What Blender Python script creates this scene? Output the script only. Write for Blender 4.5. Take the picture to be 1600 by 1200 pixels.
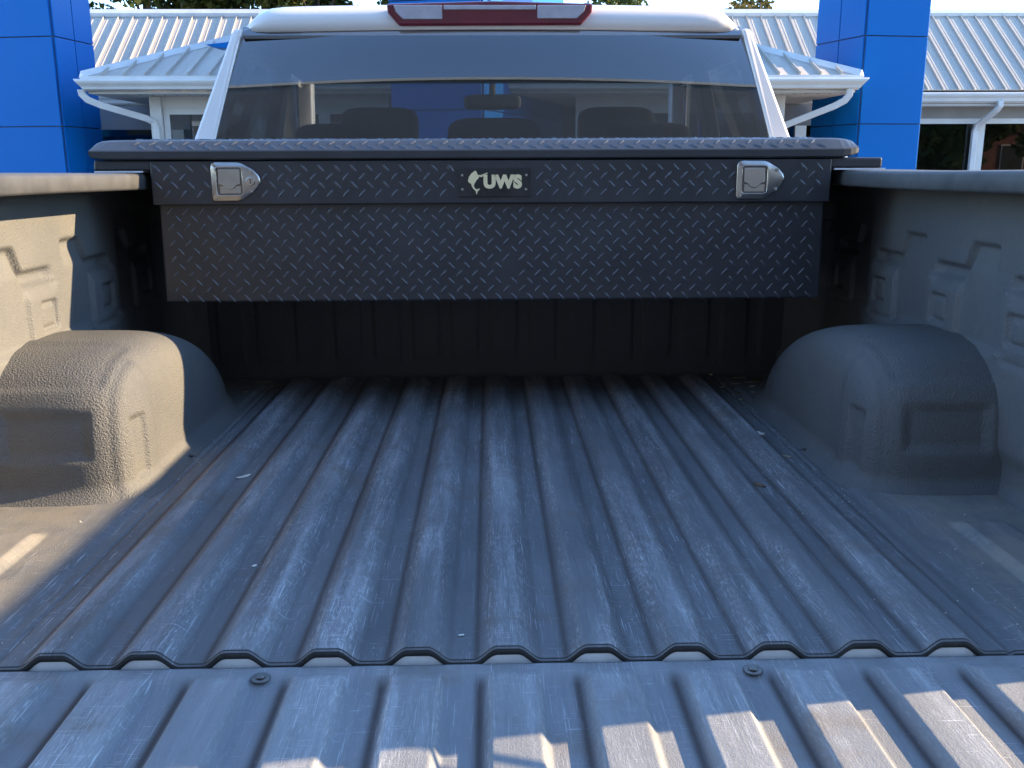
import bpy, bmesh, math, random
import numpy as np
from mathutils import Vector, Matrix
random.seed(7); np.random.seed(7)
for o in list(bpy.data.objects): bpy.data.objects.remove(o)
scene = bpy.context.scene
COL = scene.collection
BZ = 0.86                      # the bed floor stands 0.86 m over the ground; all numbers below are relative to the bed floor

# ------------------------------------------------------------------ camera
cam = bpy.data.cameras.new('camera'); camo = bpy.data.objects.new('camera', cam); COL.objects.link(camo)
cam.sensor_width = 36.0; cam.lens = 36.0*1450/1600; cam.clip_start = 0.02; cam.clip_end = 2000
yaw, pitch, roll = 0.0236, 0.2283, 0.0041
fw0 = Vector((math.sin(yaw), math.cos(yaw), 0)); rt0 = Vector((math.cos(yaw), -math.sin(yaw), 0)); up0 = Vector((0, 0, 1))
fw = math.cos(pitch)*fw0 - math.sin(pitch)*up0; dn = -(math.cos(pitch)*up0 + math.sin(pitch)*fw0)
rt = math.cos(roll)*rt0 + math.sin(roll)*dn; dn2 = -math.sin(roll)*rt0 + math.cos(roll)*dn
M = Matrix((rt, -dn2, -fw)).transposed().to_4x4(); M.translation = Vector((-0.0173, -1.0046, 0.5681+BZ))
camo.matrix_world = M
scene.camera = camo

# ------------------------------------------------------------------ sky, sun, exposure
SUN = Vector((1.0, 0.15, 0.39)).normalized()
el = math.asin(SUN.z); az = math.atan2(SUN.x, SUN.y)
world = bpy.data.worlds.new('World'); scene.world = world; world.use_nodes = True
wn = world.node_tree.nodes; wl = world.node_tree.links
sky = wn.new('ShaderNodeTexSky'); sky.sky_type = 'NISHITA'; sky.sun_disc = False
sky.sun_elevation = el; sky.sun_rotation = az; sky.altitude = 200; sky.air_density = 0.85; sky.dust_density = 0.0; sky.ozone_density = 2.8
wn['Background'].inputs[1].default_value = 0.15
wl.new(sky.outputs[0], wn['Background'].inputs[0])
sl = bpy.data.lights.new('sun', 'SUN'); sl.energy = 2.75; sl.angle = math.radians(0.5); sl.color = (1.0, 0.77, 0.48)
so = bpy.data.objects.new('sun', sl); COL.objects.link(so); so.location = (6, 1, 8)
so.rotation_euler = (-SUN).to_track_quat('-Z', 'Y').to_euler()
vs = scene.view_settings; vs.view_transform = 'Standard'; vs.look = 'None'; vs.gamma = 1.0; vs.use_curve_mapping = False
vs.exposure = 2.5

# ------------------------------------------------------------------ material helpers
class NT:
    def __init__(s, name):
        s.m = bpy.data.materials.new(name); s.m.use_nodes = True
        s.t = s.m.node_tree; s.n = s.t.nodes; s.b = s.n['Principled BSDF']; s.co = None
    def lk(s, a, b): s.t.links.new(a, b)
    def obj(s):
        if s.co is None: s.co = s.n.new('ShaderNodeTexCoord').outputs['Object']
        return s.co
    def mapped(s, scale=(1,1,1), rot=(0,0,0), src=None):
        m = s.n.new('ShaderNodeMapping'); m.inputs['Scale'].default_value = scale; m.inputs['Rotation'].default_value = rot
        s.lk(src or s.obj(), m.inputs['Vector']); return m.outputs[0]
    def noise(s, scale, detail=3, rough=.55, vec=None, dist=0):
        n = s.n.new('ShaderNodeTexNoise'); n.inputs['Scale'].default_value = scale; n.inputs['Detail'].default_value = detail
        n.inputs['Roughness'].default_value = rough; n.inputs['Distortion'].default_value = dist
        s.lk(vec if vec is not None else s.obj(), n.inputs['Vector']); return n.outputs['Fac']
    def vor(s, scale, vec=None, feature='F1'):
        n = s.n.new('ShaderNodeTexVoronoi'); n.inputs['Scale'].default_value = scale; n.feature = feature
        s.lk(vec if vec is not None else s.obj(), n.inputs['Vector']); return n.outputs['Distance']
    def ramp(s, fac, a, b, ca=(0,0,0), cb=(1,1,1)):
        r = s.n.new('ShaderNodeValToRGB'); e = r.color_ramp.elements
        e[0].position = a; e[0].color = (*ca, 1); e[1].position = b; e[1].color = (*cb, 1)
        s.lk(fac, r.inputs[0]); return r.outputs[0]
    def math(s, op, a, b=None, clamp=False):
        m = s.n.new('ShaderNodeMath'); m.operation = op; m.use_clamp = clamp
        for i, v in enumerate((a, b)):
            if v is None: continue
            if isinstance(v, (int, float)): m.inputs[i].default_value = v
            else: s.lk(v, m.inputs[i])
        return m.outputs[0]
    def mix(s, fac, a, b):
        m = s.n.new('ShaderNodeMix'); m.data_type = 'RGBA'
        for i, v in ((0, fac), (6, a), (7, b)):
            if isinstance(v, (int, float)): m.inputs[i].default_value = v
            elif isinstance(v, tuple): m.inputs[i].default_value = (*v, 1)
            else: s.lk(v, m.inputs[i])
        return m.outputs[2]
    def attr(s, name):
        a = s.n.new('ShaderNodeAttribute'); a.attribute_name = name; return a.outputs['Fac']
    def sep(s, axis):
        x = s.n.new('ShaderNodeSeparateXYZ'); s.lk(s.obj(), x.inputs[0]); return x.outputs[axis]
    def bump(s, h, strength, dist, normal=None):
        b = s.n.new('ShaderNodeBump'); b.inputs['Strength'].default_value = strength; b.inputs['Distance'].default_value = dist
        s.lk(h, b.inputs['Height'])
        if normal is not None: s.lk(normal, b.inputs['Normal'])
        s.lk(b.outputs[0], s.b.inputs['Normal']); return b.outputs[0]
    def set(s, **k):
        for a, v in k.items():
            i = s.b.inputs[{'color': 'Base Color', 'rough': 'Roughness', 'metal': 'Metallic', 'spec': 'Specular IOR Level', 'coat': 'Coat Weight', 'coatr': 'Coat Roughness', 'alpha': 'Alpha', 'trans': 'Transmission Weight', 'ior': 'IOR', 'emis': 'Emission Strength'}[a]]
            if isinstance(v, tuple): i.default_value = (*v, 1)
            elif isinstance(v, (int, float)): i.default_value = v
            else: s.lk(v, i)
        return s.m

def simple(name, col, rough=.5, metal=0., var=.12, vscale=6., bump=None, coat=0., spec=.5):
    t = NT(name)
    n = t.noise(vscale, 4)
    c0 = tuple(v*(1-var) for v in col); c1 = tuple(min(1, v*(1+var)) for v in col)
    t.set(color=t.ramp(n, .3, .7, c0, c1), rough=rough, metal=metal, coat=coat, spec=spec)
    if bump: t.bump(t.noise(bump[0], 3), bump[1], bump[2])
    return t.m

def liner_mat(name, base, dust, dusty=.5, bscale=170, bstr=.6, bd=.003):
    t = NT(name)
    big = t.ramp(t.noise(3.2, 5, .6), .38, .68)
    fine = t.ramp(t.noise(60, 3, .7), .35, .75)
    f = t.math('MULTIPLY', t.math('ADD', t.math('MULTIPLY', big, .7), t.math('MULTIPLY', fine, .3)), dusty)
    c = t.mix(f, base, dust)
    sp = t.ramp(t.noise(420, 2, .5), .72, .78)
    c = t.mix(t.math('MULTIPLY', sp, .35), c, (.30, .28, .24))
    t.set(color=c, rough=.62, spec=.35)
    h = t.math('ADD', t.math('MULTIPLY', t.noise(bscale, 2.5, .6), 1.0), t.math('MULTIPLY', t.vor(bscale*.9), .5))
    t.bump(h, bstr, bd)
    return t.m

def floor_mat(name, base, worn, dirt, amount, rust_and_shade=.5, outer=.75):
    t = NT(name)
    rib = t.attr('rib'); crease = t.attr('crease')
    edge = t.attr('edge')
    st1 = t.ramp(t.noise(1, 6, .68, t.mapped((40, 2.6, 1))), .40, .70)
    st3 = t.ramp(t.noise(1, 5, .75, t.mapped((430, 62, 1), (0, 0, .28))), .50, .74)
    patch = t.ramp(t.noise(1, 5, .62, t.mapped((13, 2.1, 1))), .42, .60)
    patch2 = t.ramp(t.noise(1, 4, .6, t.mapped((38, 5, 1))), .48, .60)
    scr = None
    for sc, rot, lo in (((520, 9, 1), .05, .66), ((480, 14, 1), -.32, .675), ((600, 18, 1), .55, .68), ((20, 520, 1), .16, .68), ((26, 460, 1), -.22, .69)):
        v = t.ramp(t.noise(1, 2, .5, t.mapped(sc, (0, 0, rot))), lo, lo+.035)
        scr = v if scr is None else t.math('MAXIMUM', scr, v)
    w = t.math('ADD', t.math('MULTIPLY', t.math('MULTIPLY', st1, t.math('ADD', patch, .35)), .42), t.math('MULTIPLY', t.math('MULTIPLY', st3, patch), .36))
    w = t.math('ADD', w, t.math('MULTIPLY', t.math('MULTIPLY', st3, t.math('MULTIPLY', patch2, patch)), .55))
    w = t.math('ADD', w, t.math('MULTIPLY', edge, t.math('MULTIPLY', st3, .55)))
    low = t.math('ADD', t.math('MULTIPLY', rib, .75), .25)
    w = t.math('MULTIPLY', w, low)
    w = t.math('ADD', w, t.math('MULTIPLY', t.math('MULTIPLY', scr, t.math('ADD', patch, .25)), .55))
    w = t.math('MULTIPLY', w, amount, clamp=True)
    c = t.mix(w, base, worn)
    hazy = t.ramp(t.noise(1, 4, .6, t.mapped((9, 2.6, 1))), .36, .72)
    c = t.mix(t.math('MULTIPLY', hazy, .30), c, tuple(.6*a+.4*b for a, b in zip(base, worn)))
    brown = t.ramp(t.noise(9, 4, .6), .56, .70)
    c = t.mix(t.math('MULTIPLY', brown, .5), c, dirt)
    out = t.ramp(t.math('ABSOLUTE', t.sep(0)), .63, .70)
    c = t.mix(t.math('MULTIPLY', out, t.math('MULTIPLY', t.ramp(t.noise(14, 5, .65), .3, .6), outer)), c, (.24, .215, .175))
    c = t.mix(t.math('MULTIPLY', crease, rust_and_shade), c, (.045, .028, .022))  # reddish rust grime plus shade painted into the rib creases
    sp = t.ramp(t.noise(260, 2, .4), .745, .775)
    c = t.mix(t.math('MULTIPLY', sp, .6), c, (.34, .32, .28))
    r = t.ramp(w, 0, 1, (.66,)*3, (.52,)*3)
    t.set(color=c, rough=r, spec=.32)
    h = t.math('ADD', t.noise(480, 2.5, .65), t.math('MULTIPLY', st3, .3))
    t.bump(h, .55, .0016)
    return t.m

def glass_mat(name, tint, ior=1.5, rough=0.0, boost=1.0):
    m = bpy.data.materials.new(name); m.use_nodes = True; nt = m.node_tree; nt.nodes.clear()
    out = nt.nodes.new('ShaderNodeOutputMaterial'); mx = nt.nodes.new('ShaderNodeMixShader')
    tr = nt.nodes.new('ShaderNodeBsdfTransparent'); tr.inputs[0].default_value = (*tint, 1)
    gl = nt.nodes.new('ShaderNodeBsdfGlossy'); gl.inputs['Roughness'].default_value = rough; gl.inputs[0].default_value = (1, 1, 1, 1)
    fr = nt.nodes.new('ShaderNodeFresnel'); fr.inputs[0].default_value = ior
    ml = nt.nodes.new('ShaderNodeMath'); ml.operation = 'MULTIPLY'; ml.inputs[1].default_value = boost; ml.use_clamp = True
    nt.links.new(fr.outputs[0], ml.inputs[0]); nt.links.new(ml.outputs[0], mx.inputs[0])
    nt.links.new(tr.outputs[0], mx.inputs[1]); nt.links.new(gl.outputs[0], mx.inputs[2]); nt.links.new(mx.outputs[0], out.inputs[0])
    return m

def leaf_mat(name, a, b):
    t = NT(name)
    oi = t.n.new('ShaderNodeNewGeometry')
    c = t.ramp(oi.outputs['Random Per Island'], 0.1, .95, a, b)
    t.set(color=c, rough=.55, spec=.3); 
    t.b.inputs['Subsurface Weight'].default_value = 0.0
    tl = t.n.new('ShaderNodeBsdfTranslucent'); t.lk(c, tl.inputs[0])
    mx = t.n.new('ShaderNodeMixShader'); mx.inputs[0].default_value = .35
    o = t.n['Material Output']; t.lk(t.b.outputs[0], mx.inputs[1]); t.lk(tl.outputs[0], mx.inputs[2]); t.lk(mx.outputs[0], o.inputs[0])
    return t.m

MT = {}
MT['liner'] = liner_mat('spray_liner', (.112, .114, .114), (.190, .175, .148), .55, 300, .6, .0022)
MT['liner_smooth'] = liner_mat('spray_liner_wheelhouse', (.100, .102, .103), (.180, .166, .140), .5, 320, .8, .0026)
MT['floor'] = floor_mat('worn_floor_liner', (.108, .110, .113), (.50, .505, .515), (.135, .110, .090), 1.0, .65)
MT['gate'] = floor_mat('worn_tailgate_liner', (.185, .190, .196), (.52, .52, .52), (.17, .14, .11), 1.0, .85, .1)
MT['rail'] = simple('rail_cap_plastic', (.062, .061, .060), .6, 0, .34, 14, (320, .3, .001))
MT['edge'] = simple('liner_edge', (.020, .019, .018), .75, 0, .3, 60, (300, .5, .002))
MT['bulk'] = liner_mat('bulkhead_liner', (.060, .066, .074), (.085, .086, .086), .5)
def paint():
    t = NT('white_truck_paint'); n = t.noise(5, 3)
    t.set(color=t.ramp(n, .3, .7, (.78, .73, .68), (.80, .755, .71)), rough=.28, coat=.6, coatr=.06)
    return t.m
MT['white'] = paint()
MT['sill'] = simple('painted_sill', (.80, .79, .77), .35, 0, .12, 30)
def powder():
    t = NT('black_powder_coat')
    n = t.ramp(t.noise(8, 5, .6), .35, .75, (.021, .023, .028), (.036, .039, .046))
    sc = t.ramp(t.noise(1, 3, .6, t.mapped((55, 30, 80))), .70, .74)
    mk = t.ramp(t.noise(5.3, 3, .5), .50, .60)
    c = t.mix(t.math('MULTIPLY', t.math('MULTIPLY', sc, mk), .5), n, (.25, .25, .25))
    t.set(color=c, rough=t.ramp(t.noise(14, 4), .3, .7, (.32,)*3, (.47,)*3), spec=.6)
    t.bump(t.noise(420, 2), .12, .0006)
    return t.m
MT['box'] = powder()
def lugm():
    t = NT('powder_coated_tread')
    w = t.ramp(t.noise(30, 4, .7), .60, .74)
    c = t.mix(t.math('MULTIPLY', w, .45), (.066, .071, .082), (.34, .34, .35))
    t.set(color=c, rough=.24, spec=.8)
    return t.m
MT['lug'] = lugm()
MT['steel'] = simple('stainless_steel', (.44, .42, .39), .30, 1.0, .08, 40)
MT['steel_dark'] = simple('latch_recess', (.20, .19, .18), .35, 1.0, .1, 40)
MT['badge'] = simple('badge_plate', (.030, .027, .028), .32, 0, .5, 22, spec=.3)
MT['badge_ink'] = simple('badge_lettering', (.86, .70, .40), .35, .0, .05, 60)
MT['gasket'] = simple('rail_gasket', (.75, .76, .78), .5, 0, .1, 40)
MT['red'] = simple('red_lamp_lens', (.13, .008, .020), .16, 0, .15, 20, coat=.6)
MT['lens'] = simple('clear_lamp_lens', (.42, .40, .44), .14, 0, .1, 30, coat=.5)
MT['rubber'] = simple('black_rubber', (.018, .018, .019), .7, 0, .2, 20)
MT['head'] = simple('headliner_cloth', (.13, .122, .115), .9, 0, .05, 20)
MT['seat'] = simple('dark_seat_cloth', (.018, .019, .022), .75, 0, .15, 20)
MT['trim'] = simple('interior_trim', (.075, .073, .072), .6, 0, .1, 20)
MT['trim_pale'] = simple('pillar_trim', (.30, .29, .28), .7, 0, .06, 20)
MT['rglass'] = glass_mat('tinted_rear_glass', (.165, .19, .215), 1.52, 0.0, 2.7)
MT['wglass'] = glass_mat('clear_windscreen', (.86, .92, .90), 1.5)
MT['sglass'] = glass_mat('tinted_side_glass', (.22, .24, .25), 1.5)
MT['chrome'] = simple('chrome', (.75, .75, .76), .12, 1.0, .03, 10)
MT['alloy'] = simple('alloy_rim', (.55, .55, .56), .3, .9, .06, 20)
def bluep():
    t = NT('blue_composite_panel'); n = t.noise(1.2, 3)
    rp = t.n.new('ShaderNodeObjectInfo').outputs['Random']
    c = t.mix(rp, (.002, .118, .38), (.003, .128, .41))
    c = t.mix(t.math('MULTIPLY', t.ramp(t.noise(1, 4, .6, t.mapped((5, 5, .5))), .5, .8), .12), c, (.01, .11, .38))
    t.set(color=c, rough=.38, spec=.12); t.bump(t.noise(.9, 2), .25, .03)
    return t.m
MT['blue'] = bluep()
MT['joint'] = simple('panel_joint', (.03, .06, .14), .6)
def roofm():
    t = NT('galvanised_roof')
    s = t.ramp(t.noise(1, 4, .65, t.mapped((14, 1.2, 1.2))), .3, .75, (.42, .375, .315), (.55, .495, .42))
    rp = t.n.new('ShaderNodeObjectInfo').outputs['Random']
    c = t.mix(t.math('MULTIPLY', rp, .16), s, (.38, .345, .30))
    t.set(color=c, rough=.55, spec=.2)
    return t.m
MT['roof'] = roofm()
MT['trimw'] = simple('white_eave_trim', (.62, .60, .56), .5, 0, .07, 3)
MT['soffit'] = simple('soffit', (.50, .47, .42), .7, 0, .06, 4)
MT['wallg'] = simple('grey_wall', (.28, .27, .25), .8, 0, .1, 2)
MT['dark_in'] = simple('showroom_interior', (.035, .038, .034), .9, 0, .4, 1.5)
MT['pane'] = glass_mat('window_pane', (.55, .62, .60), 1.5, 0.0, 2.4)
MT['bark'] = simple('bark', (.075, .055, .04), .9, 0, .35, 9, (28, .8, .02))
MT['leafA'] = leaf_mat('foliage', (.035, .060, .012), (.12, .13, .030))
MT['leafB'] = leaf_mat('foliage_autumn', (.05, .055, .014), (.15, .11, .03))
MT['dry'] = simple('dry_leaf', (.22, .12, .06), .8, 0, .4, 90)
MT['pale'] = simple('pale_chip', (.62, .60, .52), .7, 0, .15, 90)
MT['dryp'] = simple('pale_dry_leaf', (.42, .34, .22), .8, 0, .3, 90)
MT['grit'] = simple('grit', (.45, .43, .38), .9, 0, .2, 200)
MT['wire'] = simple('wire', (.03, .03, .03), .6)
MT['shed'] = simple('grey_cladding', (.125, .135, .155), .7, 0, .10, .6)
MT['brick'] = simple('brick_facade', (.22, .075, .05), .85, 0, .3, 5)
def asphalt():
    t = NT('asphalt')
    c = t.mix(t.ramp(t.noise(.35, 6, .65), .35, .7), (.042, .042, .043), (.075, .073, .07))
    c = t.mix(t.math('MULTIPLY', t.ramp(t.noise(120, 2), .6, .7), .5), c, (.14, .135, .13))
    t.set(color=c, rough=.85); t.bump(t.noise(150, 3), .5, .004); return t.m
MT['asphalt'] = asphalt()
MT['concrete'] = simple('concrete', (.32, .31, .29), .85, 0, .15, 2, (60, .3, .003))

# ------------------------------------------------------------------ mesh helpers
class MB:
    def __init__(s): s.v = []; s.f = []
    def add(s, vs, fs):
        k = len(s.v); s.v += [tuple(v) for v in vs]; s.f += [tuple(i+k for i in f) for f in fs]; return s
    def box(s, x0, x1, y0, y1, z0, z1):
        return s.add([(x0,y0,z0),(x1,y0,z0),(x1,y1,z0),(x0,y1,z0),(x0,y0,z1),(x1,y0,z1),(x1,y1,z1),(x0,y1,z1)],
                     [(0,3,2,1),(4,5,6,7),(0,1,5,4),(1,2,6,5),(2,3,7,6),(3,0,4,7)])
    def hexa(s, lo, hi):   # two quads (lists of 4 points), lower and upper, same winding
        return s.add(list(lo)+list(hi), [(0,3,2,1),(4,5,6,7),(0,1,5,4),(1,2,6,5),(2,3,7,6),(3,0,4,7)])
    def tube(s, pts, r, n=8, cap=True):
        pts = [Vector(p) for p in pts]; rr = r if isinstance(r, (list, tuple)) else [r]*len(pts)
        vs = []; ref = Vector((0.13, .21, 1)).normalized()
        for i, p in enumerate(pts):
            d = (pts[min(i+1, len(pts)-1)]-pts[max(i-1, 0)]).normalized()
            a = d.cross(ref); 
            if a.length < 1e-3: a = d.cross(Vector((1,0,0)))
            a.normalize(); b = d.cross(a)
            for k in range(n):
                t = 2*math.pi*k/n; vs.append(p+rr[i]*(math.cos(t)*a+math.sin(t)*b))
        fs = []
        for i in range(len(pts)-1):
            for k in range(n):
                fs.append((i*n+k, i*n+(k+1)%n, (i+1)*n+(k+1)%n, (i+1)*n+k))
        if cap: fs.append(tuple(range(n))[::-1]); fs.append(tuple((len(pts)-1)*n+k for k in range(n)))
        return s.add(vs, fs)
    def prism(s, outline, axis, a, b):   # outline of 2-D points, extruded along axis from a to b
        def mk(p, w):
            return {0: (w, p[0], p[1]), 1: (p[0], w, p[1]), 2: (p[0], p[1], w)}[axis]
        n = len(outline); vs = [mk(p, a) for p in outline]+[mk(p, b) for p in outline]
        fs = [tuple(range(n))[::-1], tuple(range(n, 2*n))]+[(i, (i+1)%n, n+(i+1)%n, n+i) for i in range(n)]
        return s.add(vs, fs)
    def sweep(s, prof, path):            # prof: list of (offset vectors as function of index) -> grid of points per path point
        n = len(prof); vs = [tuple(Vector(p)+Vector(q)) for p in path for q in prof]; fs = []
        for i in range(len(path)-1):
            for k in range(n-1): fs.append((i*n+k, i*n+k+1, (i+1)*n+k+1, (i+1)*n+k))
        return s.add(vs, fs)
    def build(s, name, mat, parent=None, smooth=False, bevel=0, attrs=None, mesh_only=False):
        me = bpy.data.meshes.new(name)
        me.from_pydata([(x, y, z+BZ) for x, y, z in s.v], [], s.f)
        bm = bmesh.new(); bm.from_mesh(me)
        if attrs is None: bmesh.ops.recalc_face_normals(bm, faces=bm.faces)
        bm.to_mesh(me); bm.free()
        me.materials.append(MT[mat] if isinstance(mat, str) else mat)
        if smooth: me.polygons.foreach_set('use_smooth', [True]*len(me.polygons))
        if attrs:
            for k, vals in attrs.items():
                a = me.attributes.new(k, 'FLOAT', 'POINT'); a.data.foreach_set('value', np.asarray(vals, dtype=np.float32))
        return link(name, me, parent, bevel)
def link(name, me, parent=None, bevel=0):
    o = bpy.data.objects.new(name, me); COL.objects.link(o)
    if parent is not None:
        o.parent = parent
        L = Vector(parent.location)
        if parent.parent is not None: L = L+Vector(parent.parent.location)
        o.location = -Vector(parent.get('wloc', (0, 0, 0)))
        o['wloc'] = (0.0, 0.0, 0.0)
    if bevel:
        b = o.modifiers.new('bevel', 'BEVEL'); b.width = bevel; b.segments = 2; b.limit_method = 'ANGLE'; b.angle_limit = math.radians(35)
    return o
def empty(name, label, cat, loc, group=None):
    o = bpy.data.objects.new(name, None); COL.objects.link(o); o.empty_display_size = .2
    o.location = (loc[0], loc[1], loc[2]+BZ); o['wloc'] = (loc[0], loc[1], loc[2]+BZ)
    o['label'] = label; o['category'] = cat
    if group: o['group'] = group
    return o
def tag(o, label=None, cat=None, group=None, kind=None):
    for k, v in (('label', label), ('category', cat), ('group', group), ('kind', kind)):
        if v: o[k] = v
    return o
def grid(nu, nv):
    i = np.arange(nu-1)[:, None]*nv+np.arange(nv-1)[None, :]
    return np.stack([i, i+1, i+nv+1, i+nv], -1).reshape(-1, 4)
def gridobj(name, P, mat, parent, flip=False, attrs=None, smooth=True):
    nu, nv = P.shape[:2]; f = grid(nu, nv)
    if flip: f = f[:, ::-1]
    me = bpy.data.meshes.new(name); V = P.reshape(-1, 3).copy(); V[:, 2] += BZ
    me.from_pydata(V.tolist(), [], f.tolist()); me.materials.append(MT[mat])
    if smooth: me.polygons.foreach_set('use_smooth', [True]*len(me.polygons))
    if attrs:
        for k, vals in attrs.items():
            a = me.attributes.new(k, 'FLOAT', 'POINT'); a.data.foreach_set('value', np.asarray(vals, dtype=np.float32).ravel())
    return link(name, me, parent)
def ss(x, a, b):
    t = np.clip((np.asarray(x, float)-a)/(b-a), 0, 1); return t*t*(3-2*t)

# ================================================================== GROUND
GZ = -BZ
g = MB(); 
g.add([(-900,-900,GZ),(900,-900,GZ),(900,900,GZ),(-900,900,GZ)], [(0,1,2,3)])
tag(g.build('ground', 'asphalt'), kind='structure')
w = MB(); w.box(-16, 20, 12.2, 18.0, GZ-.1, GZ+.13)
tag(w.build('pavement', 'concrete', bevel=.02), kind='structure')

# ================================================================== PICKUP TRUCK
truck = empty('pickup_truck', 'white pickup truck with tailgate down and a worn grey sprayed bed', 'pickup truck', (0, 1.9, GZ))
PITCH, NR = .107, 5
HR = .017
def trap(x, c, half, bev):
    return 1-ss(np.abs(x-c), half, half+bev)
def floor_prof(x):
    z = np.zeros_like(x); r = np.zeros_like(x); cr = np.zeros_like(x)
    for i in range(-NR, NR+1):
        t = trap(x, i*PITCH, .012, .029); z += HR*t; r += t
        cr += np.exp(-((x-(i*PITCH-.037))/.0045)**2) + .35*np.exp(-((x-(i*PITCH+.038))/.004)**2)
    ax = np.abs(x)
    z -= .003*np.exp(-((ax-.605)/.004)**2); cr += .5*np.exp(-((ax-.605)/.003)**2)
    z += .006*ss(ax, .622, .64)
    return z, r, cr
# floor
xs = np.unique(np.concatenate([np.linspace(-.90, .90, 901)]))
ys = np.concatenate([np.linspace(0, .02, 3), np.linspace(.03, 1.46, 90), np.linspace(1.47, 1.54, 8)])
z, r, cr = floor_prof(xs)
P = np.zeros((len(ys)+4, len(xs), 3)); R_ = np.zeros(P.shape[:2]); C_ = np.zeros(P.shape[:2])
axx = np.abs(xs)
for j, y in enumerate(ys):
    side = .013*trap(axx, .765, .03, .018)*ss(y, .40, .36) + .010*trap(axx, .845, .012, .012)*ss(y, .36, .30)
    fade = 1-.85*ss(y, 1.47, 1.52)
    zz = z*fade + side
    P[j+4, :, 0] = xs; P[j+4, :, 1] = y; P[j+4, :, 2] = zz; R_[j+4] = r*fade + .25*side/.013; C_[j+4] = cr*fade
side0 = .013*trap(axx, .765, .03, .018)+.010*trap(axx, .845, .012, .012)
for k, (yy, dz) in enumerate([(.012, -.012), (-.003, -.012), (-.0065, -.008), (-.005, -.003)]):
    P[k, :, 0] = xs; P[k, :, 1] = yy; P[k, :, 2] = z+side0+dz; C_[k] = .6
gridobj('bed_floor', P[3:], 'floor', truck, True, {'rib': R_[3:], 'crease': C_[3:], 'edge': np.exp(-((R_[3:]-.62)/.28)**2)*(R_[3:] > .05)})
E_ = P[:5].copy(); E_[4, :, 1] = .007; E_[4, :, 2] -= .0006; E_[3, :, 1] = -.002; E_[3, :, 2] += .0022; E_[2, :, 2] += .002
gridobj('liner_edge', E_, 'edge', truck, True)
# white painted sill seen below the rib ends
P = np.zeros((3, len(xs), 3)); P[:, :, 0] = xs
P[0, :, 1] = -.0015; P[0, :, 2] = z+side0-.0118; P[1, :, 1] = -.0015; P[1, :, 2] = -.03; P[2, :, 1] = .03; P[2, :, 2] = -.05
gridobj('bed_sill', P, 'sill', truck, False)
m = MB(); m.box(-.90, .90, .014, 1.53, -.12, -.02); m.build('bed_underbody', 'rubber', truck)
# tailgate
TP = .1125
def gate_prof(x):
    hi = np.zeros_like(x); cr = np.zeros_like(x)
    for i in range(-7, 8):
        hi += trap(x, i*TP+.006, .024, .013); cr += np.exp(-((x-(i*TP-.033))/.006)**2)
    return hi, cr
xs2 = np.linspace(-.765, .765, 766); ys2 = np.concatenate([np.linspace(-.0085, -.07, 25), np.linspace(-.08, -.56, 60)])
hi, cr = gate_prof(xs2)
P = np.zeros((len(ys2)+3, len(xs2), 3)); R_ = np.zeros(P.shape[:2]); C_ = np.zeros(P.shape[:2])
for j, y in enumerate(ys2):
    k = ss(-y, .022, .05)*ss(-y, .55, .53)
    P[j+1, :, 0] = xs2; P[j+1, :, 1] = y; P[j+1, :, 2] = -.0035 + k*(.014*hi-.007); R_[j+1] = .15+.85*hi*k; C_[j+1] = cr*k
P[0, :, 0] = xs2; P[0, :, 1] = -.0085; P[0, :, 2] = -.06
P[-2, :, 0] = xs2; P[-2, :, 1] = -.568; P[-2, :, 2] = -.02
P[-1, :, 0] = xs2; P[-1, :, 1] = -.568; P[-1, :, 2] = -.06
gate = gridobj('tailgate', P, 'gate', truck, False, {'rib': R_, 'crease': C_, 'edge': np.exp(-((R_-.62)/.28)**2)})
m = MB(); m.box(-.775, .775, -.585, -.012, -.075, -.035); m.build('tailgate_outer_skin', 'white', gate, bevel=.008)
for sx in (-.286, .286):
    m = MB()
    for rr, z0, z1 in ((.0115, -.0050, -.0027), (.0055, -.0027, -.0005)):
        m.prism([(sx+rr*math.cos(t*math.pi/8), -.031+rr*math.sin(t*math.pi/8)) for t in range(16)], 2, z0, z1)
    m.build('bolt', 'steel_dark', gate, bevel=.0008)
# tailgate cables
for s in (-1, 1):
    m = MB(); pts = [Vector((s*.79, .02, .40)), Vector((s*.775, -.13, .27)), Vector((s*.76, -.29, .13)), Vector((s*.75, -.43, -.005))]
    m.tube(pts, .005, 8); m.box(s*.79-.012, s*.79+.012, .01, .03, .385, .415); m.box(s*.75-.012, s*.75+.012, -.445, -.42, -.012, .004)
    m.build('tailgate_cable', 'steel_dark', truck, True)

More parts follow.
